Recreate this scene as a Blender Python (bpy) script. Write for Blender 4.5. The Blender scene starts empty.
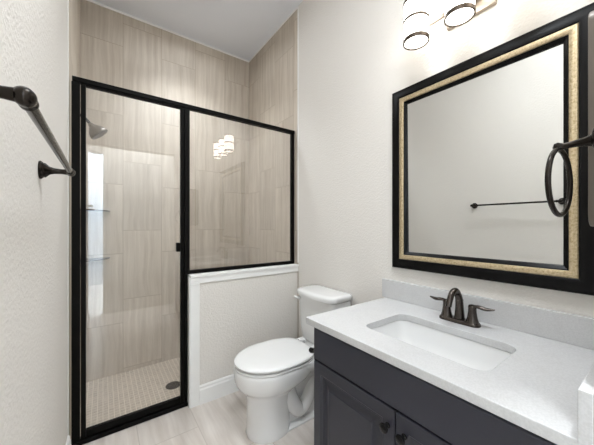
import bpy, bmesh, math, random
from mathutils import Vector, Matrix
R = math.radians
PI = math.pi
scene = bpy.context.scene
COL = scene.collection

# ------------------------------------------------------------------ camera, world, lights, exposure
cam_d = bpy.data.cameras.new('camera')
cam_d.sensor_width = 36.0
cam_d.lens = 270.5 / 594.0 * 36.0
cam_d.shift_y = 2.8 / 594.0
cam_d.clip_start = 0.02
cam = bpy.data.objects.new('camera', cam_d)
COL.objects.link(cam)
EYE = 1.22
cam.location = (0, 0, EYE)
cam.rotation_euler = (R(90), 0, R(-35.65))
scene.camera = cam

world = bpy.data.worlds.new('daylight')
scene.world = world
world.use_nodes = True
wbg = world.node_tree.nodes['Background']
wbg.inputs['Color'].default_value = (0.80, 0.90, 1.0, 1)
wbg.inputs['Strength'].default_value = 0.4

SHADE_EMIT = 5.5


def area_light(name, loc, size, watts, color, spread=180, rot=(0, 0, 0)):
    l = bpy.data.lights.new(name, 'AREA')
    l.shape = 'DISK'
    l.size = size
    l.energy = watts
    l.color = color
    l.spread = R(spread)
    o = bpy.data.objects.new(name, l)
    o.location = loc
    o.rotation_euler = rot
    COL.objects.link(o)
    return o


WHITE = (0.90, 0.95, 1.0)
area_light('bathroom_fill_wide', (0.55, 0.30, 3.085), 0.5, 16.5, WHITE, 180)  # added unseen fill, wide, to lift the half wall and floor
area_light('bathroom_fill_narrow', (0.55, 0.45, 3.085), 0.5, 6, WHITE, 105)  # second added unseen fill, narrower, straight down
area_light('shower_fill_narrow', (0.62, 2.35, 3.085), 0.3, 10, WHITE, 95)  # unseen fill added to brighten the lower shower
area_light('shower_fill_wide', (0.62, 2.30, 3.085), 0.6, 4, WHITE, 160)  # unseen wide fill added over the whole shower
area_light('hall_bounce_fill', (0.45, -0.10, 3.02), 0.3, 46, WHITE, 120, (R(-10), 0, 0))  # unseen fill added to bounce off the hall wall through the doorway
area_light('bedroom_fill', (0.7, -2.2, 3.085), 0.8, 430, (0.82, 0.93, 1.0))  # added lamp standing in for daylight reflected in the door glass

scene.view_settings.view_transform = 'Standard'
scene.view_settings.look = 'None'
scene.view_settings.gamma = 1.0
scene.view_settings.use_curve_mapping = False
scene.view_settings.exposure = 0.0


# ------------------------------------------------------------------ material helpers
def lin(r, g, b):
    def f(c):
        c = c / 255.0
        return c / 12.92 if c <= 0.04045 else ((c + 0.055) / 1.055) ** 2.4
    return (f(r), f(g), f(b), 1.0)


def new_mat(name):
    m = bpy.data.materials.new(name)
    m.use_nodes = True
    nt = m.node_tree
    return m, nt, nt.nodes['Principled BSDF']


def N(nt, kind, **kw):
    n = nt.nodes.new(kind)
    for k, v in kw.items():
        setattr(n, k, v)
    return n


def ramp(nt, fac, stops):
    r = N(nt, 'ShaderNodeValToRGB')
    e = r.color_ramp.elements
    while len(e) < len(stops):
        e.new(0.5)
    for i, (p, c) in enumerate(stops):
        e[i].position = p
        e[i].color = c
    nt.links.new(fac, r.inputs['Fac'])
    return r.outputs['Color']


def noise(nt, vec, scale, detail=2.0, rough=0.5, dim='3D', w=None):
    n = N(nt, 'ShaderNodeTexNoise')
    n.noise_dimensions = dim
    n.inputs['Scale'].default_value = scale
    n.inputs['Detail'].default_value = detail
    n.inputs['Roughness'].default_value = rough
    if vec is not None:
        nt.links.new(vec, n.inputs['Vector'])
    if w is not None:
        nt.links.new(w, n.inputs['W'])
    return n.outputs['Fac']


def math_n(nt, op, a, b=None):
    n = N(nt, 'ShaderNodeMath', operation=op)
    for i, x in enumerate((a, b)):
        if x is None:
            continue
        if isinstance(x, (int, float)):
            n.inputs[i].default_value = x
        else:
            nt.links.new(x, n.inputs[i])
    return n.outputs[0]


def mix_c(nt, fac, a, b, mode='MIX'):
    n = N(nt, 'ShaderNodeMix', data_type='RGBA', blend_type=mode)
    if isinstance(fac, (int, float)):
        n.inputs[0].default_value = fac
    else:
        nt.links.new(fac, n.inputs[0])
    for idx, x in ((6, a), (7, b)):
        if isinstance(x, tuple):
            n.inputs[idx].default_value = x
        else:
            nt.links.new(x, n.inputs[idx])
    return n.outputs[2]


def add_bump(nt, bsdf, h, strength, dist):
    b = N(nt, 'ShaderNodeBump')
    b.inputs['Strength'].default_value = strength
    b.inputs['Distance'].default_value = dist
    nt.links.new(h, b.inputs['Height'])
    nt.links.new(b.outputs['Normal'], bsdf.inputs['Normal'])


def position(nt):
    return N(nt, 'ShaderNodeNewGeometry').outputs['Position']


def plain(name, col, rough=0.5, metal=0.0, coat=0.0, vary=0.06, scale=14.0, spec=0.5, bump=0.0):
    """one-tone material with a little procedural wear in tone and gloss"""
    m, nt, b = new_mat(name)
    p = N(nt, 'ShaderNodeTexCoord').outputs['Object']
    n = noise(nt, p, scale, 3.0)
    dark = tuple(c * (1 - vary) for c in col[:3]) + (1,)
    lite = tuple(min(1, c * (1 + vary)) for c in col[:3]) + (1,)
    nt.links.new(ramp(nt, n, [(0.3, dark), (0.7, lite)]), b.inputs['Base Color'])
    b.inputs['Roughness'].default_value = rough
    b.inputs['Metallic'].default_value = metal
    b.inputs['Coat Weight'].default_value = coat
    b.inputs['Coat Roughness'].default_value = 0.08
    b.inputs['Specular IOR Level'].default_value = spec
    if bump:
        add_bump(nt, b, noise(nt, p, 260, 2), bump, 0.001)
    return m


def paint_mat(name, col, bump=0.26, scale=95.0):
    """rolled wall paint with orange-peel texture"""
    m, nt, b = new_mat(name)
    p = position(nt)
    n = noise(nt, p, 2.0, 2.0)
    dark = tuple(c * 0.985 for c in col[:3]) + (1,)
    nt.links.new(ramp(nt, n, [(0.35, dark), (0.65, col)]), b.inputs['Base Color'])
    b.inputs['Roughness'].default_value = 0.72
    b.inputs['Specular IOR Level'].default_value = 0.3
    peel = ramp(nt, noise(nt, p, scale, 3.0, 0.55), [(0.38, (0, 0, 0, 1)), (0.66, (1, 1, 1, 1))])
    add_bump(nt, b, peel, bump, 0.004)
    return m


def tile_mat(name, along, across, a0, c0, length, width, offset, lo, hi, grout, gw=0.003, rough=0.55,
             tone=0.10, streak=(1.3, 34.0), contrast=1.0):
    """stone-look porcelain: long tiles with streaks running along their length"""
    m, nt, b = new_mat(name)
    sep = N(nt, 'ShaderNodeSeparateXYZ')
    nt.links.new(position(nt), sep.inputs[0])
    al = math_n(nt, 'SUBTRACT', sep.outputs[along], a0)
    ac = math_n(nt, 'SUBTRACT', sep.outputs[across], c0)
    com = N(nt, 'ShaderNodeCombineXYZ')
    nt.links.new(al, com.inputs[0])
    nt.links.new(ac, com.inputs[1])
    br = N(nt, 'ShaderNodeTexBrick', offset=offset, offset_frequency=2, squash=1.0)
    br.inputs['Color1'].default_value = (0, 0, 0, 1)
    br.inputs['Color2'].default_value = (1, 1, 1, 1)
    br.inputs['Mortar'].default_value = (0.5, 0.5, 0.5, 1)
    br.inputs['Scale'].default_value = 1.0
    br.inputs['Mortar Size'].default_value = gw
    br.inputs['Mortar Smooth'].default_value = 0.2
    br.inputs['Brick Width'].default_value = length
    br.inputs['Row Height'].default_value = width
    nt.links.new(com.outputs[0], br.inputs['Vector'])
    rnd = N(nt, 'ShaderNodeRGBToBW')
    nt.links.new(br.outputs['Color'], rnd.inputs[0])
    sc = N(nt, 'ShaderNodeMapping')
    sc.inputs['Scale'].default_value = (streak[0], streak[1], 1)
    # let the streaks wander a little
    wob = noise(nt, com.outputs[0], 3.0, 2.0)
    com2 = N(nt, 'ShaderNodeCombineXYZ')
    nt.links.new(al, com2.inputs[0])
    nt.links.new(math_n(nt, 'ADD', ac, math_n(nt, 'MULTIPLY', wob, 0.05)), com2.inputs[1])
    nt.links.new(com2.outputs[0], sc.inputs['Vector'])
    w = math_n(nt, 'MULTIPLY', rnd.outputs[0], 37.0)
    s1 = noise(nt, sc.outputs[0], 1.0, 4.0, 0.6, '4D', w)
    s2 = noise(nt, com.outputs[0], 4.0, 3.0, 0.5, '4D', w)
    f = math_n(nt, 'ADD', math_n(nt, 'MULTIPLY', s1, 0.75), math_n(nt, 'MULTIPLY', s2, 0.25))
    mid = tuple((x + y) / 2 for x, y in zip(lo, hi))
    k = 0.16 / contrast
    c = ramp(nt, f, [(0.5 - k, lo), (0.5, mid), (0.5 + k, hi)])
    br_t = math_n(nt, 'ADD', math_n(nt, 'MULTIPLY', rnd.outputs[0], tone), 1.0 - tone)
    g = N(nt, 'ShaderNodeCombineColor')
    for i in range(3):
        nt.links.new(br_t, g.inputs[i])
    c = mix_c(nt, 1.0, c, g.outputs[0], 'MULTIPLY')
    c = mix_c(nt, br.outputs['Fac'], c, grout)
    nt.links.new(c, b.inputs['Base Color'])
    b.inputs['Roughness'].default_value = rough
    inv = math_n(nt, 'SUBTRACT', 1.0, br.outputs['Fac'])
    add_bump(nt, b, inv, 0.3, 0.001)
    return m


def quartz_mat(name):
    m, nt, b = new_mat(name)
    p = N(nt, 'ShaderNodeTexCoord').outputs['Object']
    sp = ramp(nt, noise(nt, p, 210, 2.0), [(0.40, lin(200, 200, 200)), (0.60, lin(207, 207, 207))])
    vein = noise(nt, p, 5.0, 5.0, 0.65)
    v = ramp(nt, vein, [(0.47, (0, 0, 0, 1)), (0.5, (1, 1, 1, 1)), (0.53, (0, 0, 0, 1))])
    vw = math_n(nt, 'MULTIPLY', N_bw(nt, v), 0.22)
    nt.links.new(mix_c(nt, vw, sp, lin(190, 189, 188)), b.inputs['Base Color'])
    b.inputs['Roughness'].default_value = 0.22
    return m


def N_bw(nt, c):
    n = N(nt, 'ShaderNodeRGBToBW')
    nt.links.new(c, n.inputs[0])
    return n.outputs[0]


def glass_mat(name, tint, f0, ripple=0.0):
    """thin architectural glass: see-through, mirror reflection by Schlick"""
    m, nt, b = new_mat(name)
    nt.nodes.remove(b)
    out = nt.nodes['Material Output']
    t = N(nt, 'ShaderNodeBsdfTransparent')
    t.inputs['Color'].default_value = tint
    g = N(nt, 'ShaderNodeBsdfGlossy')
    g.inputs['Roughness'].default_value = 0.0
    g.inputs['Color'].default_value = (1, 1, 1, 1)
    lw = N(nt, 'ShaderNodeLayerWeight')
    lw.inputs['Blend'].default_value = 0.5
    f5 = math_n(nt, 'POWER', lw.outputs['Facing'], 5.0)
    fac = math_n(nt, 'ADD', math_n(nt, 'MULTIPLY', f5, 1.0 - f0), f0)
    mx = N(nt, 'ShaderNodeMixShader')
    nt.links.new(fac, mx.inputs[0])
    nt.links.new(t.outputs[0], mx.inputs[1])
    nt.links.new(g.outputs[0], mx.inputs[2])
    nt.links.new(mx.outputs[0], out.inputs['Surface'])
    return m


def gold_mat(name):
    m, nt, b = new_mat(name)
    p = N(nt, 'ShaderNodeTexCoord').outputs['Object']
    n = noise(nt, p, 120, 4.0, 0.7)
    c = ramp(nt, n, [(0.36, lin(176, 156, 120)), (0.48, lin(202, 184, 150)), (0.7, lin(222, 208, 178))])
    nt.links.new(c, b.inputs['Base Color'])
    b.inputs['Metallic'].default_value = 0.75
    b.inputs['Roughness'].default_value = 0.38
    add_bump(nt, b, n, 0.08, 0.001)
    return m


M = {}
M['wall'] = paint_mat('warm_white_wall_paint', lin(227, 223, 217))
M['ceiling'] = paint_mat('ceiling_paint', lin(236, 239, 246), 0.15)
M['trim'] = plain('white_trim_paint', lin(240, 240, 238), 0.38, vary=0.01)
M['hall_wall'] = paint_mat('hall_wall_paint', lin(222, 219, 213))
M['stucco'] = paint_mat('rough_white_stucco', lin(225, 228, 232), 1.0, 30.0)  # even cool white with a coarse bump
TLO, THI = lin(182, 169, 153), lin(212, 202, 188)
TG = lin(172, 159, 142)
M['tile_back'] = tile_mat('shower_tile_back', 2, 0, 2.80, 0.144, 0.61, 0.31, 0.664, TLO, THI, TG)
M['tile_side'] = tile_mat('shower_tile_side', 2, 1, 2.80, 2.26, 0.61, 0.31, 0.664, TLO, THI, TG)
M['floor'] = tile_mat('floor_tile', 1, 0, 1.68, 0.47, 0.61, 0.305, 0.5, lin(206, 196, 187), lin(238, 231, 224),
                      lin(196, 187, 178), 0.003, 0.3, tone=0.10, streak=(1.6, 22.0))
M['mosaic'] = tile_mat('shower_floor_mosaic', 1, 0, 1.95, 0.0, 0.032, 0.032, 0.0, lin(168, 155, 139), lin(186, 173, 157),
                       lin(204, 193, 178), 0.0025, 0.4, tone=0.14)
M['black'] = plain('dark_bronze_frame_metal', lin(13, 12, 11), 0.45, 0.0, vary=0.05, spec=0.08)
M['bronze'] = plain('oil_rubbed_bronze', lin(40, 35, 31), 0.22, 0.8, vary=0.18, scale=30)
M['faucet'] = plain('brushed_gunmetal', lin(84, 78, 74), 0.22, 0.95, vary=0.12, scale=40)
M['porcelain'] = plain('glazed_white_porcelain', lin(229, 229, 228), 0.12, coat=0.6, vary=0.005)
M['seat'] = plain('white_seat_plastic', lin(231, 231, 230), 0.2, coat=0.2, vary=0.005)
M['quartz'] = quartz_mat('speckled_white_quartz')
M['cabinet'] = plain('charcoal_cabinet_paint', lin(42, 43, 53), 0.45, vary=0.04, scale=6)
M['gap'] = plain('cabinet_carcass_shadow_paint', lin(30, 30, 33), 0.6, vary=0.03)
M['knob'] = plain('black_knob_metal', lin(26, 25, 25), 0.25, 0.6)
M['frame_black'] = plain('black_lacquer_frame', lin(12, 11, 11), 0.27, vary=0.02, scale=24, spec=0.16)
M['gold'] = gold_mat('mottled_champagne_gold_leaf')
M['nickel'] = plain('brushed_nickel', lin(158, 148, 136), 0.28, 0.9, vary=0.05)
M['band'] = plain('bronze_shade_band', lin(76, 66, 56), 0.35, 0.8, vary=0.05)
M['taupe'] = plain('taupe_metal', lin(112, 104, 95), 0.4, 0.3, vary=0.05)
M['chrome'] = plain('polished_chrome', lin(205, 206, 208), 0.14, 1.0, vary=0.02)
M['dark_grey'] = plain('grey_nozzle_face', lin(120, 120, 122), 0.4, 0.3, vary=0.1, scale=200)
M['glass'] = glass_mat('clear_shower_glass', (0.985, 0.987, 0.985, 1), 0.06)

m, nt, b = new_mat('silvered_mirror')
b.inputs['Base Color'].default_value = (0.80, 0.81, 0.80, 1)
b.inputs['Metallic'].default_value = 1.0
nn = noise(nt, N(nt, 'ShaderNodeTexCoord').outputs['Object'], 2.0)
nt.links.new(math_n(nt, 'MULTIPLY', nn, 0.02), b.inputs['Roughness'])
M['mirror'] = m

m, nt, b = new_mat('lit_frosted_glass')
b.inputs['Base Color'].default_value = (0.95, 0.93, 0.9, 1)
b.inputs['Roughness'].default_value = 0.4
nn = noise(nt, N(nt, 'ShaderNodeTexCoord').outputs['Object'], 8.0)
nt.links.new(ramp(nt, nn, [(0.3, (1.0, 0.95, 0.88, 1)), (0.7, (1.0, 0.96, 0.90, 1))]), b.inputs['Emission Color'])
b.inputs['Emission Strength'].default_value = SHADE_EMIT
M['shade'] = m


# ------------------------------------------------------------------ geometry helpers
def link(name, bm, mat, parent=None, bevel=0.0, smooth=None, seg=2):
    """one mesh object; vertices are given in world metres and stored relative to its base"""
    bmesh.ops.recalc_face_normals(bm, faces=bm.faces[:])
    if parent is not None:
        base = Vector(parent['_base'])
    else:
        xs = [v.co for v in bm.verts]
        base = Vector(((min(c.x for c in xs) + max(c.x for c in xs)) / 2,
                       (min(c.y for c in xs) + max(c.y for c in xs)) / 2, min(c.z for c in xs)))
    bmesh.ops.translate(bm, verts=bm.verts[:], vec=-base)
    me = bpy.data.meshes.new(name)
    bm.to_mesh(me)
    bm.free()
    me.materials.append(M[mat])
    if smooth is not None:
        for p in me.polygons:
            p.use_smooth = True
        me.set_sharp_from_angle(angle=R(smooth))
    o = bpy.data.objects.new(name, me)
    COL.objects.link(o)
    if parent is not None:
        o.parent = parent
        if parent.type == 'EMPTY' or True:
            o.location = (0, 0, 0)
        o['_base'] = list(base)
    else:
        o.location = base
        o['_base'] = list(base)
    if bevel:
        md = o.modifiers.new('bevel', 'BEVEL')
        md.width = bevel
        md.segments = seg
        md.limit_method = 'ANGLE'
        md.angle_limit = R(40)
        if smooth is None:
            for p in me.polygons:
                p.use_smooth = True
            me.set_sharp_from_angle(angle=R(80))
            md.harden_normals = True
    return o


def tag(o, label, cat, group=None):
    o['label'] = label
    o['category'] = cat
    if group:
        o['group'] = group
    return o


def thing(name, loc, label, cat, group=None):
    o = bpy.data.objects.new(name, None)
    o.empty_display_size = 0.05
    o.location = loc
    o['_base'] = list(loc)
    COL.objects.link(o)
    return tag(o, label, cat, group)


def struct(name, bm, mat, **k):
    o = link(name, bm, mat, **k)
    o['kind'] = 'structure'
    return o


def B(*boxes):
    bm = bmesh.new()
    for (x0, x1, y0, y1, z0, z1) in boxes:
        box(bm, x0, x1, y0, y1, z0, z1)
    return bm


def box(bm, x0, x1, y0, y1, z0, z1):
    v = [bm.verts.new((x, y, z)) for z in (z0, z1) for y in (y0, y1) for x in (x0, x1)]
    for f in ((0, 2, 3, 1), (4, 5, 7, 6), (0, 1, 5, 4), (2, 6, 7, 3), (0, 4, 6, 2), (1, 3, 7, 5)):
        bm.faces.new([v[i] for i in f])


def loft(bm, rings, cap0=True, cap1=True, closed=True):
    vs = [[bm.verts.new(p) for p in r] for r in rings]
    n = len(vs[0])
    for a, b2 in zip(vs, vs[1:]):
        for i in range(n if closed else n - 1):
            j = (i + 1) % n
            bm.faces.new((a[i], a[j], b2[j], b2[i]))
    if cap0:
        bm.faces.new(vs[0][::-1])
    if cap1:
        bm.faces.new(vs[-1])
    return vs


def tube(bm, pts, rad, seg=16, flat=1.0, up=None):
    """round (or flattened) tube along points with a radius for each; capped"""
    pts = [Vector(p) for p in pts]
    if not isinstance(rad, (list, tuple)):
        rad = [rad] * len(pts)
    n = len(pts)
    tans = []
    for i in range(n):
        t = pts[min(i + 1, n - 1)] - pts[max(i - 1, 0)]
        tans.append(t.normalized())
    ref = Vector(up) if up else (Vector((0, 0, 1)) if abs(tans[0].z) < 0.9 else Vector((1, 0, 0)))
    nrm = (ref - tans[0] * ref.dot(tans[0])).normalized()
    rings = []
    for i in range(n):
        if i:
            nrm = (nrm - tans[i] * nrm.dot(tans[i])).normalized()
        bi = tans[i].cross(nrm)
        rings.append([pts[i] + (nrm * math.cos(a) * flat + bi * math.sin(a)) * rad[i]
                      for a in [2 * PI * k / seg for k in range(seg)]])
    loft(bm, rings)


def lathe(bm, origin, axis, prof, seg=28):
    """prof: (distance along axis, radius)"""
    o = Vector(origin)
    ax = Vector(axis).normalized()
    ref = Vector((0, 0, 1)) if abs(ax.z) < 0.9 else Vector((1, 0, 0))
    u = ax.cross(ref).normalized()
    w = ax.cross(u)
    rings = [[o + ax * d + (u * math.cos(2 * PI * k / seg) + w * math.sin(2 * PI * k / seg)) * max(r, 1e-4)
              for k in range(seg)] for d, r in prof]
    loft(bm, rings)


def smooth_path(pts, n=8):
    """Catmull-Rom through the points"""
    P = [Vector(p) for p in pts]
    P = [P[0] * 2 - P[1]] + P + [P[-1] * 2 - P[-2]]
    out = []
    for i in range(1, len(P) - 2):
        for k in range(n):
            t = k / n
            a, b2, c, d = P[i - 1], P[i], P[i + 1], P[i + 2]
            out.append(0.5 * ((2 * b2) + (c - a) * t + (2 * a - 5 * b2 + 4 * c - d) * t * t
                              + (3 * b2 - a - 3 * c + d) * t ** 3))
    out.append(P[-2])
    return out


def lerp_list(vals, n):
    out = []
    for i in range(n):
        t = i / (n - 1) * (len(vals) - 1)
        k = min(int(t), len(vals) - 2)
        out.append(vals[k] + (vals[k + 1] - vals[k]) * (t - k))
    return out


def round_rect(cx, cy, hx, hy, r, n=6):
    pts = []
    for sx, sy, a0 in ((1, 1, 0), (-1, 1, 90), (-1, -1, 180), (1, -1, 270)):
        for k in range(n + 1):
            a = R(a0 + 90 * k / n)
            pts.append((cx + sx * (hx - r) + r * math.cos(a), cy + sy * (hy - r) + r * math.sin(a)))
    return pts


# ------------------------------------------------------------------ measures of the room
XL, XR = -0.15, 1.36          # left and right wall faces
YN = 0.087                    # near side wall face
YT = 1.865                    # where the shower tile starts
YB = 2.84                     # shower back wall
YS = 1.94                     # plane of the shower screen
PX = 0.471                    # free end of the half wall
PY0, PY1 = 1.88, 2.0
ZC = 3.10
ZSF = -0.08                   # shower floor

# ------------------------------------------------------------------ setting
struct('floor', B((XL - 0.02, XR, -0.9, 1.955, -0.12, 0.0)), 'floor')
struct('floor_shower', B((XL, XR, 1.955, YB, -0.12, ZSF)), 'mosaic')
struct('wall_left', B((XL - 0.12, XL, -0.39, YT - 0.012, 0, ZC)), 'wall')
struct('wall_right', B((XR, XR + 0.12, -0.03, YT + 0.01, 0, ZC)), 'wall')
struct('wall_shower_left', B((XL - 0.12, XL, YT, YB, -0.12, ZC)), 'tile_side')
struct('wall_shower_right', B((XR, XR + 0.12, YT + 0.02, YB, -0.12, ZC)), 'tile_side')
struct('wall_back', B((XL - 0.12, XR + 0.12, YB, YB + 0.12, -0.12, ZC)), 'tile_back')
struct('wall_near', B((0.765, XR + 0.12, YN - 0.117, YN, 0, ZC), (XL, 0.765, YN - 0.117, YN, 2.14, ZC)), 'wall')
struct('ceiling', B((XL - 0.12, XR + 0.12, YN - 0.117, YB + 0.12, ZC, ZC + 0.05)), 'ceiling')
struct('trim_1', B((XL - 0.003, XL + 0.003, YT - 0.012, YT, 0, ZC)), 'trim')
struct('trim_2', B((XR - 0.003, XR + 0.003, YT + 0.01, YT + 0.02, 0.9, ZC)), 'trim')
struct('trim_3', B((XL, XR, YB - 0.006, YB, ZC - 0.016, ZC)), 'trim')
struct('trim_4', B((XR - 0.006, XR, YT + 0.02, YB - 0.006, ZC - 0.016, ZC)), 'trim')
# half wall under the fixed glass, cased in white boards
struct('wall_half', B((PX + 0.004, XR, PY0 + 0.008, PY1, -0.1, 0.868)), 'wall')
struct('trim_5', B((PX, XR, PY0 - 0.012, PY1 + 0.012, 0.868, 0.886)), 'trim', bevel=0.003)
struct('trim_6', B((PX, XR, PY0 - 0.004, PY0 + 0.008, 0.826, 0.868)), 'trim', bevel=0.002)
struct('trim_7', B((PX, PX + 0.062, PY0 - 0.004, PY0 + 0.008, 0, 0.826)), 'trim', bevel=0.002)
struct('trim_8', B((PX - 0.004, PX + 0.004, PY0, PY1, 0, 0.868)), 'trim')


def baseboard(name, pts):
    """pts: footprint profile extruded; profile has a stepped top"""
    (x0, y0), (x1, y1), (nx, ny) = pts
    prof = [(0, 0), (0.015, 0), (0.015, 0.098), (0.011, 0.108), (0.011, 0.12), (0.006, 0.128), (0, 0.128)]
    bm = bmesh.new()
    loft(bm, [[(x + nx * d, y + ny * d, z) for d, z in prof] for x, y in ((x0, y0), (x1, y1))])
    return struct(name, bm, 'trim')


baseboard('baseboard_back', ((PX + 0.062, PY0 + 0.008), (XR, PY0 + 0.008), (0, -1)))
baseboard('baseboard_left', ((XL, -0.39), (XL, YT - 0.03), (1, 0)))
baseboard('baseboard_right', ((XR, 1.02), (XR, PY0 - 0.01), (-1, 0)))

# the hall behind the doorway, seen only as reflections in the glass
struct('wall_hall_back', B((0.0, 2.3, -0.79, -0.67, 0, ZC)), 'hall_wall')
struct('wall_hall_right', B((2.3, 2.42, -0.79, -0.03, 0, ZC)), 'hall_wall')
struct('wall_hall_front', B((XR + 0.12, 2.3, -0.15, -0.03, 0, ZC)), 'hall_wall')
struct('floor_hall', B((XR, 2.3, -0.9, -0.03, -0.12, 0), (-2.4, 2.42, -3.1, -0.9, -0.12, 0), (-2.4, XL - 0.02, -0.9, -0.39, -0.12, 0)), 'floor')
struct('ceiling_hall', B((XL - 0.12, 2.42, -0.79, YN - 0.117, ZC, ZC + 0.05)), 'ceiling')
bm = bmesh.new()
loft(bm, [[(-0.15, -0.39, z), (0.0, -0.67, z), (-0.1, -0.73, z), (-0.25, -0.44, z)] for z in (2.19, ZC)])
struct('wall_hall_lintel', bm, 'hall_wall')
struct('wall_enclosure_left', B((-2.52, -2.4, -3.1, -0.27, 0, ZC), (-2.4, XL - 0.12, -0.39, -0.27, 0, ZC)), 'stucco')  # unseen enclosure, added to keep open sky off the counter front
struct('wall_enclosure_right', B((1.2, 1.32, -3.1, -0.79, 0, ZC)), 'stucco')
struct('ceiling_enclosure', B((-2.52, 1.32, -3.1, -0.79, ZC, ZC + 0.05), (-2.52, XL - 0.12, -0.79, -0.27, ZC, ZC + 0.05)), 'ceiling')  # roof of the added enclosure, shuts out the sky
struct('wall_bedroom_far', B((-2.4, 1.2, -3.1, -2.98, 0, ZC)), 'stucco')


# ------------------------------------------------------------------ shower enclosure
enc = thing('shower_enclosure', (0.6, YS, 0.0),
            'dark bronze framed shower screen with hinged glass door and fixed pane on the half wall', 'shower screen')
link('header_rail', B((-0.138, XR - 0.006, YS - 0.02, YS + 0.02, 2.014, 2.042)), 'black', enc, bevel=0.003)
link('wall_jamb', B((-0.141, -0.104, YS - 0.016, YS + 0.016, 0.02, 2.014)), 'black', enc, bevel=0.003)
link('sill', B((-0.148, PX - 0.004, YS - 0.028, YS + 0.02, 0.0, 0.026)), 'black', enc, bevel=0.004)
link('mullion', B((0.446, 0.481, YS - 0.018, YS + 0.018, 0.887, 2.014), (0.445, PX - 0.0045, YS - 0.018, YS + 0.018, 0.026, 0.887)), 'black', enc, bevel=0.003)
fx0, fx1 = 0.482, XR - 0.008
link('bottom_rail', B((fx0, fx1, YS - 0.014, YS + 0.014, 0.8865, 0.912)), 'black', enc, bevel=0.002)
link('pane_stile', B((fx1 - 0.026, fx1, YS - 0.014, YS + 0.014, 0.912, 2.014)), 'black', enc, bevel=0.002)
gl = link('fixed_pane', B((fx0 - 0.004, fx1 - 0.02, YS - 0.003, YS + 0.003, 0.905, 2.020)), 'glass', enc)
gl['label'] = 'clear fixed glass pane'
door = link('door', B((-0.101, -0.078, YS - 0.014, YS + 0.014, 0.03, 2.011),
                      (0.423, 0.4445, YS - 0.014, YS + 0.014, 0.03, 2.011),
                      (-0.078, 0.423, YS - 0.014, YS + 0.014, 2.003, 2.011),
                      (-0.078, 0.423, YS - 0.014, YS + 0.014, 0.03, 0.066)), 'black', enc, bevel=0.002)
g2 = link('glass', B((-0.082, 0.422, YS - 0.003, YS + 0.003, 0.06, 2.006)), 'glass', door)
g2['label'] = 'clear door glass'
link('handle', B((0.394, 0.418, YS - 0.036, YS - 0.002, 1.045, 1.105)), 'black', door, bevel=0.004)

# ------------------------------------------------------------------ in the shower
sh = thing('shower_fixture', (XL, 2.4, 1.97), 'dark bell shaped shower head on a short arm, high behind the door glass', 'shower head')
bm = bmesh.new()
lathe(bm, (XL, 2.4, 1.985), (1, 0, 0), [(0, 0.03), (0.004, 0.03), (0.012, 0.014), (0.014, 0.011)])
link('flange', bm, 'bronze', sh, smooth=40)
bm = bmesh.new()
tube(bm, smooth_path([(XL + 0.01, 2.4, 1.985), (-0.115, 2.4, 1.98), (-0.09, 2.4, 1.955), (-0.07, 2.4, 1.93)]), 0.010)
link('arm', bm, 'bronze', sh, smooth=60)
hd = Vector((0.65, 0, -0.76)).normalized()
bm = bmesh.new()
lathe(bm, (-0.072, 2.4, 1.933), hd, [(-0.008, 0.010), (0.0, 0.016), (0.012, 0.018), (0.02, 0.027), (0.04, 0.045), (0.06, 0.057), (0.076, 0.062), (0.084, 0.06)])
link('bell', bm, 'taupe', sh, smooth=40)
bm = bmesh.new()
lathe(bm, Vector((-0.072, 2.4, 1.933)) + hd * 0.0842, hd, [(0, 0.056), (0.003, 0.054), (0.004, 0.03), (0.004, 0.001)])
link('spray_face', bm, 'dark_grey', sh, smooth=40)


def corner_shelf(z, label):
    bm = bmesh.new()
    pts = [(XL, YB)] + [(XL + 0.2 * math.cos(R(a)), YB - 0.2 * math.sin(R(a))) for a in range(0, 91, 9)]
    loft(bm, [[(x, y, z0) for x, y in pts] for z0 in (z - 0.008, z)])
    o = link('corner_shelf', bm, 'band', None)
    return tag(o, label, 'shelf', 'corner shelves in the shower')


corner_shelf(1.345, 'upper of the two thin shelves in the far left corner of the shower')
corner_shelf(0.945, 'lower of the two thin shelves in the far left corner of the shower')

dr = thing('floor_drain', (0.463, 2.37, ZSF), 'round dark drain cover in the mosaic shower floor', 'drain')
bm = bmesh.new()
lathe(bm, (0.463, 2.37, ZSF), (0, 0, 1), [(0, 0.056), (0.004, 0.056), (0.006, 0.05), (0.006, 0.046)])
link('rim', bm, 'bronze', dr, smooth=40)
bm = bmesh.new()
for k in range(-3, 4):
    w = math.sqrt(0.046 ** 2 - (k * 0.012) ** 2)
    box(bm, 0.463 - w, 0.463 + w, 2.37 + k * 0.012 - 0.004, 2.37 + k * 0.012 + 0.004, ZSF + 0.003, ZSF + 0.007)
link('grate', bm, 'bronze', dr)

# ------------------------------------------------------------------ toilet
TY = 1.425
toilet = thing('toilet', (0.95, TY, 0), 'white two piece toilet with closed lid between half wall and vanity', 'toilet')


def egg(tip, back, xm, hw, nb=2.3, n=40, nf=2.0):
    pts = []
    for k in range(n):
        a = 2 * PI * k / n
        c, s = math.cos(a), math.sin(a)
        e = nb if c > 0 else nf
        px = math.copysign(abs(c) ** (2 / e), c)
        py = math.copysign(abs(s) ** (2 / e), s)
        x = xm + px * ((back - xm) if c > 0 else (xm - tip))
        pts.append((x, TY + py * hw))
    return pts


def ring(pts, z):
    return [(x, y, z) for x, y in pts]


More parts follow.
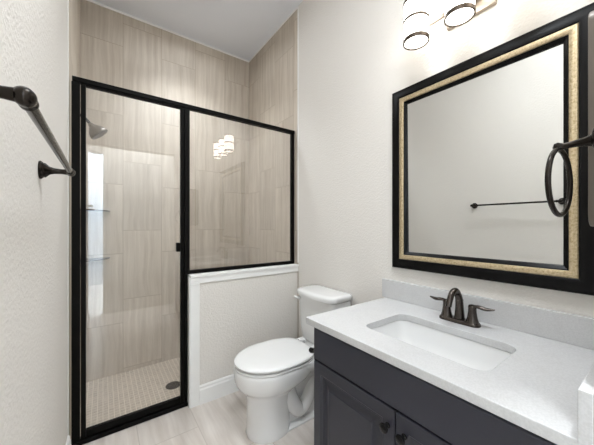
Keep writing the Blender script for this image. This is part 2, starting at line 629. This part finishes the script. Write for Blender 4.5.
bm = bmesh.new()
secs = [  # z, tip, back, xm, half width
    (0.000, 0.676, 0.94, 0.80, 0.114), (0.012, 0.672, 0.945, 0.80, 0.118), (0.03, 0.676, 0.94, 0.80, 0.114),
    (0.10, 0.678, 0.94, 0.80, 0.110), (0.18, 0.676, 0.95, 0.80, 0.111), (0.235, 0.670, 0.97, 0.80, 0.118),
    (0.262, 0.656, 1.00, 0.81, 0.134), (0.283, 0.633, 1.04, 0.815, 0.155), (0.303, 0.615, 1.08, 0.82, 0.170),
    (0.33, 0.605, 1.12, 0.83, 0.178), (0.365, 0.600, 1.14, 0.83, 0.182), (0.385, 0.600, 1.14, 0.83, 0.182),
    (0.397, 0.604, 1.135, 0.83, 0.179), (0.402, 0.614, 1.125, 0.83, 0.17)]
loft(bm, [ring(egg(t, bk, xm, hw), z) for z, t, bk, xm, hw in secs])
# rear body and tank shelf
rear = [(0.0, 0.80, 1.26, 0.098), (0.012, 0.80, 1.262, 0.100), (0.03, 0.80, 1.255, 0.07), (0.16, 0.80, 1.24, 0.062), (0.26, 0.82, 1.26, 0.085),
        (0.32, 0.86, 1.30, 0.13), (0.36, 0.9, 1.33, 0.165), (0.395, 0.92, 1.335, 0.17), (0.402, 0.93, 1.33, 0.165)]
loft(bm, [ring(round_rect((a + b2) / 2, TY, (b2 - a) / 2, hw, min(hw * 0.6, 0.06), 6), z) for z, a, b2, hw in rear])
# trapway relief on either side
for s in (-1, 1):
    p = smooth_path([(0.90, TY + s * 0.062, 0.245), (0.93, TY + s * 0.066, 0.16), (0.985, TY + s * 0.066, 0.085), (1.045, TY + s * 0.066, 0.12),
                     (1.085, TY + s * 0.066, 0.21), (1.135, TY + s * 0.066, 0.23), (1.17, TY + s * 0.066, 0.15), (1.18, TY + s * 0.064, 0.02)], 6)
    tube(bm, p, lerp_list([0.05, 0.05, 0.046, 0.044, 0.044, 0.046, 0.045, 0.045], len(p)), 18)
link('bowl', bm, 'porcelain', toilet, smooth=50)

bm = bmesh.new()
loft(bm, [ring(egg(t, bk, 0.835, hw, 3.0), z) for z, t, bk, hw in
          ((0.403, 0.608, 1.085, 0.178), (0.405, 0.604, 1.09, 0.182), (0.411, 0.603, 1.09, 0.183), (0.414, 0.610, 1.085, 0.177))])
link('seat', bm, 'seat', toilet, smooth=50)
bm = bmesh.new()
loft(bm, [ring(egg(t, bk, 0.83, hw, 3.2), z) for z, t, bk, hw in
          ((0.4145, 0.635, 1.06, 0.150), (0.4225, 0.622, 1.07, 0.163), (0.4235, 0.608, 1.09, 0.180), (0.427, 0.604, 1.09, 0.184), (0.434, 0.604, 1.09, 0.184), (0.440, 0.612, 1.085, 0.178),
           (0.4445, 0.632, 1.07, 0.163), (0.447, 0.67, 1.03, 0.12), (0.448, 0.75, 0.94, 0.05))])
link('lid', bm, 'seat', toilet, smooth=50)
bm = bmesh.new()
for s in (-1, 1):
    bm = bmesh.new()
    loft(bm, [ring(round_rect(1.115, TY + s * 0.075, 0.022, 0.022, 0.01), z) for z in (0.402, 0.43, 0.436)])
    link('hinge', bm, 'seat', toilet, smooth=50)


def tank_outline(xf, xb, hw, bow, r=0.035):
    pts = []
    for sx, sy, a0 in ((1, 1, 0), (-1, 1, 90), (-1, -1, 180), (1, -1, 270)):
        cx = xb - r if sx > 0 else xf + r
        for k in range(7):
            a = R(a0 + 15 * k)
            pts.append((cx + r * math.cos(a), sy * (hw - r) + r * math.sin(a)))
        if a0 == 90:                      # finer sampling of the front edge so the bow is a curve
            for k in range(1, 14):
                pts.append((xf, (hw - r) * (1 - 2 * k / 14)))
    out = []
    for x, y in pts:
        w = max(0.0, (xb - x) / (xb - xf) - 0.5) * 2
        out.append((x - bow * w * (1 - (y / hw) ** 2), TY + y))
    return out


bm = bmesh.new()
loft(bm, [ring(tank_outline(xf, 1.343, hw, bw), z) for z, xf, hw, bw in
          ((0.403, 1.19, 0.160, 0.012), (0.42, 1.18, 0.172, 0.015), (0.5, 1.172, 0.181, 0.018), (0.62, 1.167, 0.186, 0.02), (0.723, 1.164, 0.189, 0.022))])
link('tank', bm, 'porcelain', toilet, smooth=50)
bm = bmesh.new()
loft(bm, [ring(tank_outline(xf, xb, hw, bw, 0.045), z) for z, xf, xb, hw, bw in
          ((0.7235, 1.158, 1.346, 0.188, 0.026), (0.729, 1.150, 1.352, 0.195, 0.030), (0.752, 1.149, 1.353, 0.196, 0.031),
           (0.760, 1.153, 1.350, 0.192, 0.030), (0.765, 1.165, 1.340, 0.182, 0.028), (0.7665, 1.185, 1.32, 0.165, 0.022))])
link('tank_lid', bm, 'porcelain', toilet, smooth=50)
bm = bmesh.new()
lathe(bm, (1.172, TY + 0.155, 0.698), (-1, 0, 0), [(0, 0.015), (0.014, 0.015), (0.02, 0.012), (0.03, 0.010)])
tube(bm, [(1.142, TY + 0.15, 0.698), (1.138, TY + 0.172, 0.700), (1.137, TY + 0.182, 0.702), (1.138, TY + 0.189, 0.703)], [0.010, 0.009, 0.011, 0.006], 14, 0.8)
link('flush_lever', bm, 'seat', toilet, smooth=50)
for s in (-1, 1):
    bm = bmesh.new()
    lathe(bm, (1.01, TY + s * 0.082, 0.012), (0, 0, 1), [(0, 0.016), (0.012, 0.015), (0.02, 0.01), (0.022, 0.002)])
    link('bolt_cap', bm, 'seat', toilet, smooth=50)

# ------------------------------------------------------------------ vanity
VX = 0.780                     # cabinet face-frame plane
VY0, VY1 = YN + 0.004, 0.949
ZT = 0.80                      # counter top
van = thing('vanity_cabinet', (1.06, 0.52, 0), 'charcoal vanity cabinet with raised panel doors under the white counter', 'cabinet')
link('carcass', B((VX, VX + 0.018, VY0, VY1, 0.1, ZT - 0.031), (XR - 0.02, XR - 0.002, VY0, VY1, 0.0, ZT - 0.031),
                 (VX + 0.018, XR - 0.02, VY0, VY0 + 0.018, 0.0, ZT - 0.031), (VX + 0.018, XR - 0.02, VY1 - 0.018, VY1, 0.0, ZT - 0.031),
                 (VX + 0.018, XR - 0.02, VY0 + 0.018, VY1 - 0.018, 0.1, 0.118), (VX + 0.07, VX + 0.085, VY0 + 0.018, VY1 - 0.018, 0.0, 0.1)), 'cabinet', van, bevel=0.0015)
bm = bmesh.new()
# recessed side panel: stiles and rails on the exposed end
for (x0, x1, z0, z1) in ((VX, VX + 0.05, 0.1, ZT - 0.031), (XR - 0.06, XR - 0.002, 0.1, ZT - 0.031),
                         (VX + 0.05, XR - 0.06, 0.1, 0.17), (VX + 0.05, XR - 0.06, ZT - 0.09, ZT - 0.031)):
    box(bm, x0, x1, VY1, VY1 + 0.006, z0, z1)
link('end_frame', bm, 'cabinet', van, bevel=0.001)


def panel(name, y0, y1, z0, z1, steps, parent):
    """cabinet front facing -X: steps are (inset, x of that ring)"""
    bm = bmesh.new()
    rings = [[(VX - 0.0005, y, z) for y, z in ((y0, z0), (y1, z0), (y1, z1), (y0, z1))]]
    for ins, dx in steps:
        rings.append([(VX - dx, y, z) for y, z in ((y0 + ins, z0 + ins), (y1 - ins, z0 + ins), (y1 - ins, z1 - ins), (y0 + ins, z1 - ins))])
    loft(bm, rings)
    return link(name, bm, 'cabinet', parent, bevel=0.0012)


panel('drawer_front', VY0 + 0.01, VY1 - 0.016, 0.631, ZT - 0.036, [(0, 0.017), (0.003, 0.020)], van)
YMID = 0.522
steps = [(0, 0.017), (0.003, 0.02), (0.046, 0.02), (0.050, 0.016), (0.056, 0.016), (0.062, 0.005), (0.070, 0.004), (0.092, 0.015), (0.095, 0.018)]
knob_prof = [(0, 0.009), (0.003, 0.009), (0.006, 0.0055), (0.014, 0.0055), (0.017, 0.013), (0.022, 0.0155), (0.026, 0.0145), (0.029, 0.009), (0.030, 0.002)]
for y0, y1, ky in ((YMID + 0.002, VY1 - 0.016, YMID + 0.026), (VY0 + 0.01, YMID - 0.002, YMID - 0.034)):
    d = panel('door', y0, y1, 0.115, 0.624, steps, van)
    bm = bmesh.new()
    lathe(bm, (VX - 0.02, ky, 0.564), (-1, 0, 0), knob_prof)
    link('knob', bm, 'knob', d, smooth=40)
    d.pop('label', None)

# toilet paper holder on the exposed vanity end
tp = thing('paper_holder', (0.83, VY1 + 0.006, 0.63), 'black post paper holder on the vanity end facing the toilet', 'paper holder')
bm = bmesh.new()
lathe(bm, (0.80, VY1 + 0.0065, 0.630), (0, 1, 0), [(0, 0.018), (0.004, 0.018), (0.008, 0.01), (0.01, 0.007), (0.03, 0.0065), (0.034, 0.011), (0.042, 0.013), (0.050, 0.011), (0.054, 0.003)])
link('post', bm, 'knob', tp, smooth=40)
bm = bmesh.new()
tube(bm, [(0.80, VY1 + 0.05, 0.630), (0.93, VY1 + 0.05, 0.630)], 0.006)
link('roll_bar', bm, 'knob', tp, smooth=60)

# counter with a rounded rectangular cut-out
CX0, CX1, CY0, CY1 = 0.755, XR - 0.001, YN + 0.001, 0.985
SX, SY, SHX, SHY = 1.025, 0.536, 0.142, 0.226
bm = bmesh.new()
inner = round_rect(SX, SY, SHX, SHY, 0.045, 8)
outer = [(CX0, CY0), (CX1, CY0), (CX1, CY1), (CX0, CY1)]


def hole_face(bm, z):
    vi = [bm.verts.new((x, y, z)) for x, y in inner]
    vo = [bm.verts.new((x, y, z)) for x, y in outer]
    ed = []
    for L in (vi, vo):
        for i in range(len(L)):
            ed.append(bm.edges.new((L[i], L[(i + 1) % len(L)])))
    bmesh.ops.triangle_fill(bm, use_beauty=True, edges=ed)
    return vi, vo


ti, to = hole_face(bm, ZT)
bi, bo = hole_face(bm, ZT - 0.03)
for a, b2 in ((ti, bi), (to, bo)):
    for i in range(len(a)):
        j = (i + 1) % len(a)
        bm.faces.new((a[i], a[j], b2[j], b2[i]))
ctr = link('countertop', bm, 'quartz', None, bevel=0.003)
tag(ctr, 'white speckled quartz counter slab lying on the charcoal vanity cabinet', 'countertop')
tag(link('backsplash', B((XR - 0.021, XR - 0.001, CY0, 1.005, ZT + 0.0005, ZT + 0.105)), 'quartz', None, bevel=0.0012),
    'long low quartz splash strip along the wall under the mirror', 'backsplash')
tag(link('side_splash', B((0.742, XR - 0.0215, YN + 0.001, YN + 0.021, ZT + 0.0005, ZT + 0.105)), 'quartz', None, bevel=0.0012),
    'short quartz splash block at the near right end of the counter', 'backsplash')

sink = thing('sink', (SX, SY, ZT - 0.19), 'white rectangular undermount sink with rounded corners set in the counter', 'sink')
bm = bmesh.new()
prof = [(0.03, -0.031, 0.06), (0.003, -0.031, 0.05), (0.001, -0.045, 0.05), (-0.008, -0.09, 0.05), (-0.022, -0.125, 0.055), (-0.045, -0.145, 0.05), (-0.085, -0.155, 0.04), (-0.115, -0.158, 0.02)]
loft(bm, [[(x, y, ZT + dz) for x, y in round_rect(SX, SY, SHX + g, SHY + g, min(r, SHX + g - 0.001), 8)] for g, dz, r in prof], cap0=False)
o = link('basin', bm, 'porcelain', sink, smooth=50)
sd = o.modifiers.new('thickness', 'SOLIDIFY')
sd.thickness = 0.008
sd.offset = -1
bm = bmesh.new()
lathe(bm, (SX + 0.005, SY, ZT - 0.1578), (0, 0, 1), [(0, 0.030), (0.003, 0.030), (0.0045, 0.024), (0.002, 0.02), (0.002, 0.001)])
link('drain', bm, 'faucet', sink, smooth=30)

# ------------------------------------------------------------------ faucet
FX, FY = 1.258, 0.545
fc = thing('faucet', (FX, FY, ZT), 'dark gunmetal two handle faucet with arched spout behind the sink', 'faucet')
bm = bmesh.new()
loft(bm, [[(x, y, ZT + dz) for x, y in round_rect(FX, FY, 0.027 - g, 0.082 - g, 0.025 - g, 8)] for dz, g in ((0.0005, 0), (0.008, 0), (0.013, 0.003), (0.016, 0.008))])
link('base_plate', bm, 'faucet', fc, smooth=40)
bm = bmesh.new()
p = smooth_path([(FX + 0.004, FY, ZT + 0.012), (FX + 0.004, FY, ZT + 0.06), (FX - 0.002, FY, ZT + 0.105), (FX - 0.028, FY, ZT + 0.138), (FX - 0.062, FY, ZT + 0.134),
                 (FX - 0.085, FY, ZT + 0.105), (FX - 0.094, FY, ZT + 0.083)], 8)
tube(bm, p, lerp_list([0.021, 0.0165, 0.0145, 0.0135, 0.0125, 0.0115, 0.0115], len(p)), 20)
link('spout', bm, 'faucet', fc, smooth=60)
for s in (-1, 1):
    y = FY + s * 0.052
    bm = bmesh.new()
    lathe(bm, (FX, y, ZT + 0.013), (0, 0, 1), [(0, 0.0245), (0.004, 0.0235), (0.02, 0.019), (0.045, 0.0155), (0.058, 0.015), (0.066, 0.0155), (0.072, 0.013), (0.075, 0.006), (0.0755, 0.001)], 24)
    h = link('handle', bm, 'faucet', fc, smooth=40)
    bm = bmesh.new()
    p = smooth_path([(FX, y, ZT + 0.080), (FX, y + s * 0.022, ZT + 0.083), (FX + 0.003, y + s * 0.05, ZT + 0.079), (FX + 0.006, y + s * 0.078, ZT + 0.083)], 6)
    tube(bm, p, lerp_list([0.012, 0.011, 0.013, 0.011, 0.005], len(p)), 14, 0.6, (0, 0, 1))
    link('lever', bm, 'faucet', h, smooth=60)
bm = bmesh.new()
tube(bm, [(FX + 0.024, FY, ZT + 0.012), (FX + 0.024, FY, ZT + 0.085)], 0.003, 10)
lathe(bm, (FX + 0.024, FY, ZT + 0.083), (0, 0, 1), [(0, 0.004), (0.004, 0.007), (0.01, 0.0075), (0.014, 0.004), (0.015, 0.001)], 16)
link('lift_rod', bm, 'faucet', fc, smooth=40)

# ------------------------------------------------------------------ wall mirror
MY0, MY1, MZ0, MZ1 = 0.140, 0.9375, 0.983, 1.970
mir = thing('wall_mirror', (XR, (MY0 + MY1) / 2, MZ0), 'large mirror in a black frame with gold inner band above the counter', 'mirror')


def mitred(name, mat, prof):
    """closed profile of (inset, distance out from the wall) swept round the rectangle"""
    bm = bmesh.new()
    rings = []
    for y, z, sy, sz in ((MY0, MZ0, 1, 1), (MY1, MZ0, -1, 1), (MY1, MZ1, -1, -1), (MY0, MZ1, 1, -1)):
        rings.append([bm.verts.new((XR - 0.001 - d, y + sy * i, z + sz * i)) for i, d in prof])
    n = len(prof)
    for a in range(4):
        A, C = rings[a], rings[(a + 1) % 4]
        for i in range(n):
            j = (i + 1) % n
            bm.faces.new((A[i], A[j], C[j], C[i]))
    return link(name, bm, mat, mir, smooth=28)


mitred('outer_frame', 'frame_black', [(0, 0), (0, 0.018), (0.002, 0.021), (0.006, 0.022), (0.009, 0.0215), (0.012, 0.022), (0.030, 0.028), (0.042, 0.031), (0.048, 0.031), (0.051, 0.029), (0.051, 0)])
gb = mitred('gold_band', 'gold', [(0.0515, 0), (0.0515, 0.028), (0.055, 0.031), (0.062, 0.0325), (0.070, 0.031), (0.076, 0.027), (0.0765, 0)])
gb['label'] = 'mottled gold band'
mitred('inner_lip', 'frame_black', [(0.077, 0), (0.077, 0.024), (0.080, 0.024), (0.090, 0.017), (0.092, 0.0155), (0.092, 0)])
bm = bmesh.new()
gi = 0.086
box(bm, XR - 0.0092, XR - 0.0067, MY0 + gi, MY1 - gi, MZ0 + gi, MZ1 - gi)
for v in bm.verts:      # the pane sits very slightly askew in its rebate
    v.co.x -= 0.0075 * ((v.co.y - (MY0 + MY1) / 2) + (v.co.z - (MZ0 + MZ1) / 2))
link('mirror_glass', bm, 'mirror', mir)

# ------------------------------------------------------------------ vanity light
LX, LY, LZ0, LZ1 = 1.243, (0.735, 0.537, 0.339), EYE + 0.894, EYE + 1.09
vl = thing('vanity_light', (XR, LY[1], EYE + 0.94), 'nickel wall light with three lit white cylinder shades above the mirror', 'wall light')
link('backplate', B((XR - 0.022, XR - 0.001, 0.437, 0.637, EYE + 0.937, EYE + 1.06)), 'nickel', vl, bevel=0.004)
RX, RZ = XR - 0.040, EYE + 1.0
bm = bmesh.new()
tube(bm, [(RX, 0.27, RZ), (RX, 0.805, RZ)], 0.010, 16)
for s, yy in ((-1, 0.27), (1, 0.805)):
    lathe(bm, (RX, yy, RZ), (0, s, 0), [(0, 0.012), (0.006, 0.014), (0.014, 0.012), (0.02, 0.006), (0.022, 0.001)], 16)
tube(bm, [(RX, LY[1], RZ), (XR - 0.015, LY[1], RZ)], 0.010, 12)
link('crossbar', bm, 'nickel', vl, smooth=40)
for y in LY:
    bm = bmesh.new()
    p = smooth_path([(LX, y, LZ1 + 0.018), (LX + 0.045, y, LZ1 + 0.016), (LX + 0.078, y, LZ1 - 0.035), (RX + 0.002, y, RZ), (LX + 0.072, y, LZ0 + 0.05), (LX + 0.058, y, LZ0 + 0.014)], 6)
    tube(bm, p, 0.0055, 12)
    link('arm', bm, 'nickel', vl, smooth=60)
    bm = bmesh.new()
    lathe(bm, (LX, y, LZ0), (0, 0, 1), [(0.004, 0.002), (0.004, 0.050), (0.002, 0.053), (0.004, 0.056), (0.19, 0.056), (0.196, 0.052), (0.196, 0.002)], 36)
    sd = link('shade', bm, 'shade', vl, smooth=40)
    sd['label'] = 'lit white glass cylinder'
    for z, h in ((LZ0 - 0.002, 0.016), (LZ0 + 0.096, 0.011), (LZ1 - 0.012, 0.013)):
        bm = bmesh.new()
        rings = []
        for dz, r in ((0, 0.0525), (0, 0.0590), (h, 0.0590), (h, 0.0565), (h, 0.0525)):
            rings.append([(LX + r * math.cos(2 * PI * k / 36), y + r * math.sin(2 * PI * k / 36), z + dz) for k in range(36)])
        if z > LZ0:
            rings = [[(LX + r * math.cos(2 * PI * k / 36), y + r * math.sin(2 * PI * k / 36), z + dz) for k in range(36)] for dz, r in ((0, 0.0555), (0, 0.0590), (h, 0.0590), (h, 0.0555))]
        loft(bm, rings + [rings[0]], False, False)
        bmesh.ops.remove_doubles(bm, verts=bm.verts[:], dist=1e-5)
        link('band', bm, 'band', sd, smooth=30)
    bm = bmesh.new()
    lathe(bm, (LX, y, LZ1 + 0.0005), (0, 0, 1), [(0, 0.03), (0.008, 0.03), (0.014, 0.016), (0.022, 0.009), (0.026, 0.003)], 24)
    link('cap', bm, 'nickel', sd, smooth=40)

# ------------------------------------------------------------------ towel bar on the left wall
BXx, BZ = XL + 0.07, EYE + 0.161
tb = thing('towel_bar', (XL, 0.75, BZ), 'dark bronze towel bar on two flared posts along the left wall', 'towel bar')
bm = bmesh.new()
tube(bm, [(BXx, 0.474, BZ), (BXx, 1.072, BZ)], 0.0075, 18)
link('bar', bm, 'bronze', tb, smooth=60)
for y in (0.474, 1.072):
    bm = bmesh.new()
    lathe(bm, (XL + 0.0005, y, BZ), (1, 0, 0), [(0, 0.026), (0.003, 0.0265), (0.006, 0.024), (0.009, 0.021), (0.012, 0.0215), (0.015, 0.019), (0.022, 0.012), (0.032, 0.0085), (0.05, 0.0075), (0.06, 0.0085), (0.07, 0.0085)])
    ps = link('post', bm, 'bronze', tb, smooth=35)
    bm = bmesh.new()
    s = -1 if y < 0.7 else 1
    lathe(bm, (BXx, y - s * 0.026, BZ), (0, s, 0), [(0, 0.009), (0.002, 0.0105), (0.006, 0.0105), (0.009, 0.009), (0.013, 0.0095), (0.018, 0.0112), (0.025, 0.012), (0.031, 0.0112), (0.035, 0.008), (0.0375, 0.004), (0.038, 0.001)])
    link('ball_end', bm, 'bronze', ps, smooth=40)

# ------------------------------------------------------------------ towel ring on the near side wall
TX, TYr, TZ = 0.824, 0.148, EYE + 0.171
tr = thing('towel_ring', (TX, YN, TZ), 'dark bronze towel ring hanging from a post at the right, before the mirror', 'towel ring')
bm = bmesh.new()
lathe(bm, (TX, YN + 0.0005, TZ + 0.006), (0, 1, -0.05), [(0, 0.026), (0.004, 0.0265), (0.008, 0.023), (0.012, 0.013), (0.022, 0.0092), (0.040, 0.0074), (0.054, 0.0062), (0.058, 0.008), (0.063, 0.0105), (0.069, 0.009), (0.072, 0.003)])
link('post', bm, 'bronze', tr, smooth=35)
bm = bmesh.new()
rr, ph = 0.072, R(-4)
cz = TZ - rr - 0.004
seg = 56
rings = []
for k in range(seg):
    a = 2 * PI * k / seg
    c = Vector((TX + math.cos(a) * math.cos(ph) * rr, TYr + math.cos(a) * math.sin(ph) * rr, cz + math.sin(a) * rr))
    out = (c - Vector((TX, TYr, cz))).normalized()
    side = Vector((-math.sin(ph), math.cos(ph), 0))
    rings.append([c + (out * math.cos(2 * PI * j / 14) + side * math.sin(2 * PI * j / 14)) * 0.0052 for j in range(14)])
loft(bm, rings + [rings[0]], False, False)
bmesh.ops.remove_doubles(bm, verts=bm.verts[:], dist=1e-6)
link('ring', bm, 'bronze', tr, smooth=60)

# narrow fitting whose rounded edge shows at the right border
bm = bmesh.new()
loft(bm, [[(x, y, z) for x, z in round_rect(0.97, EYE + 0.243, 0.085, 0.246, 0.03, 6)] for y in (YN + 0.0005, YN + 0.022, YN + 0.026)])
tag(link('wall_box', bm, 'taupe', None, bevel=0.003), 'taupe wall box with rounded edge at the right border, behind the towel ring', 'wall box')

for o in scene.objects:
    if '_base' in o:
        del o['_base']
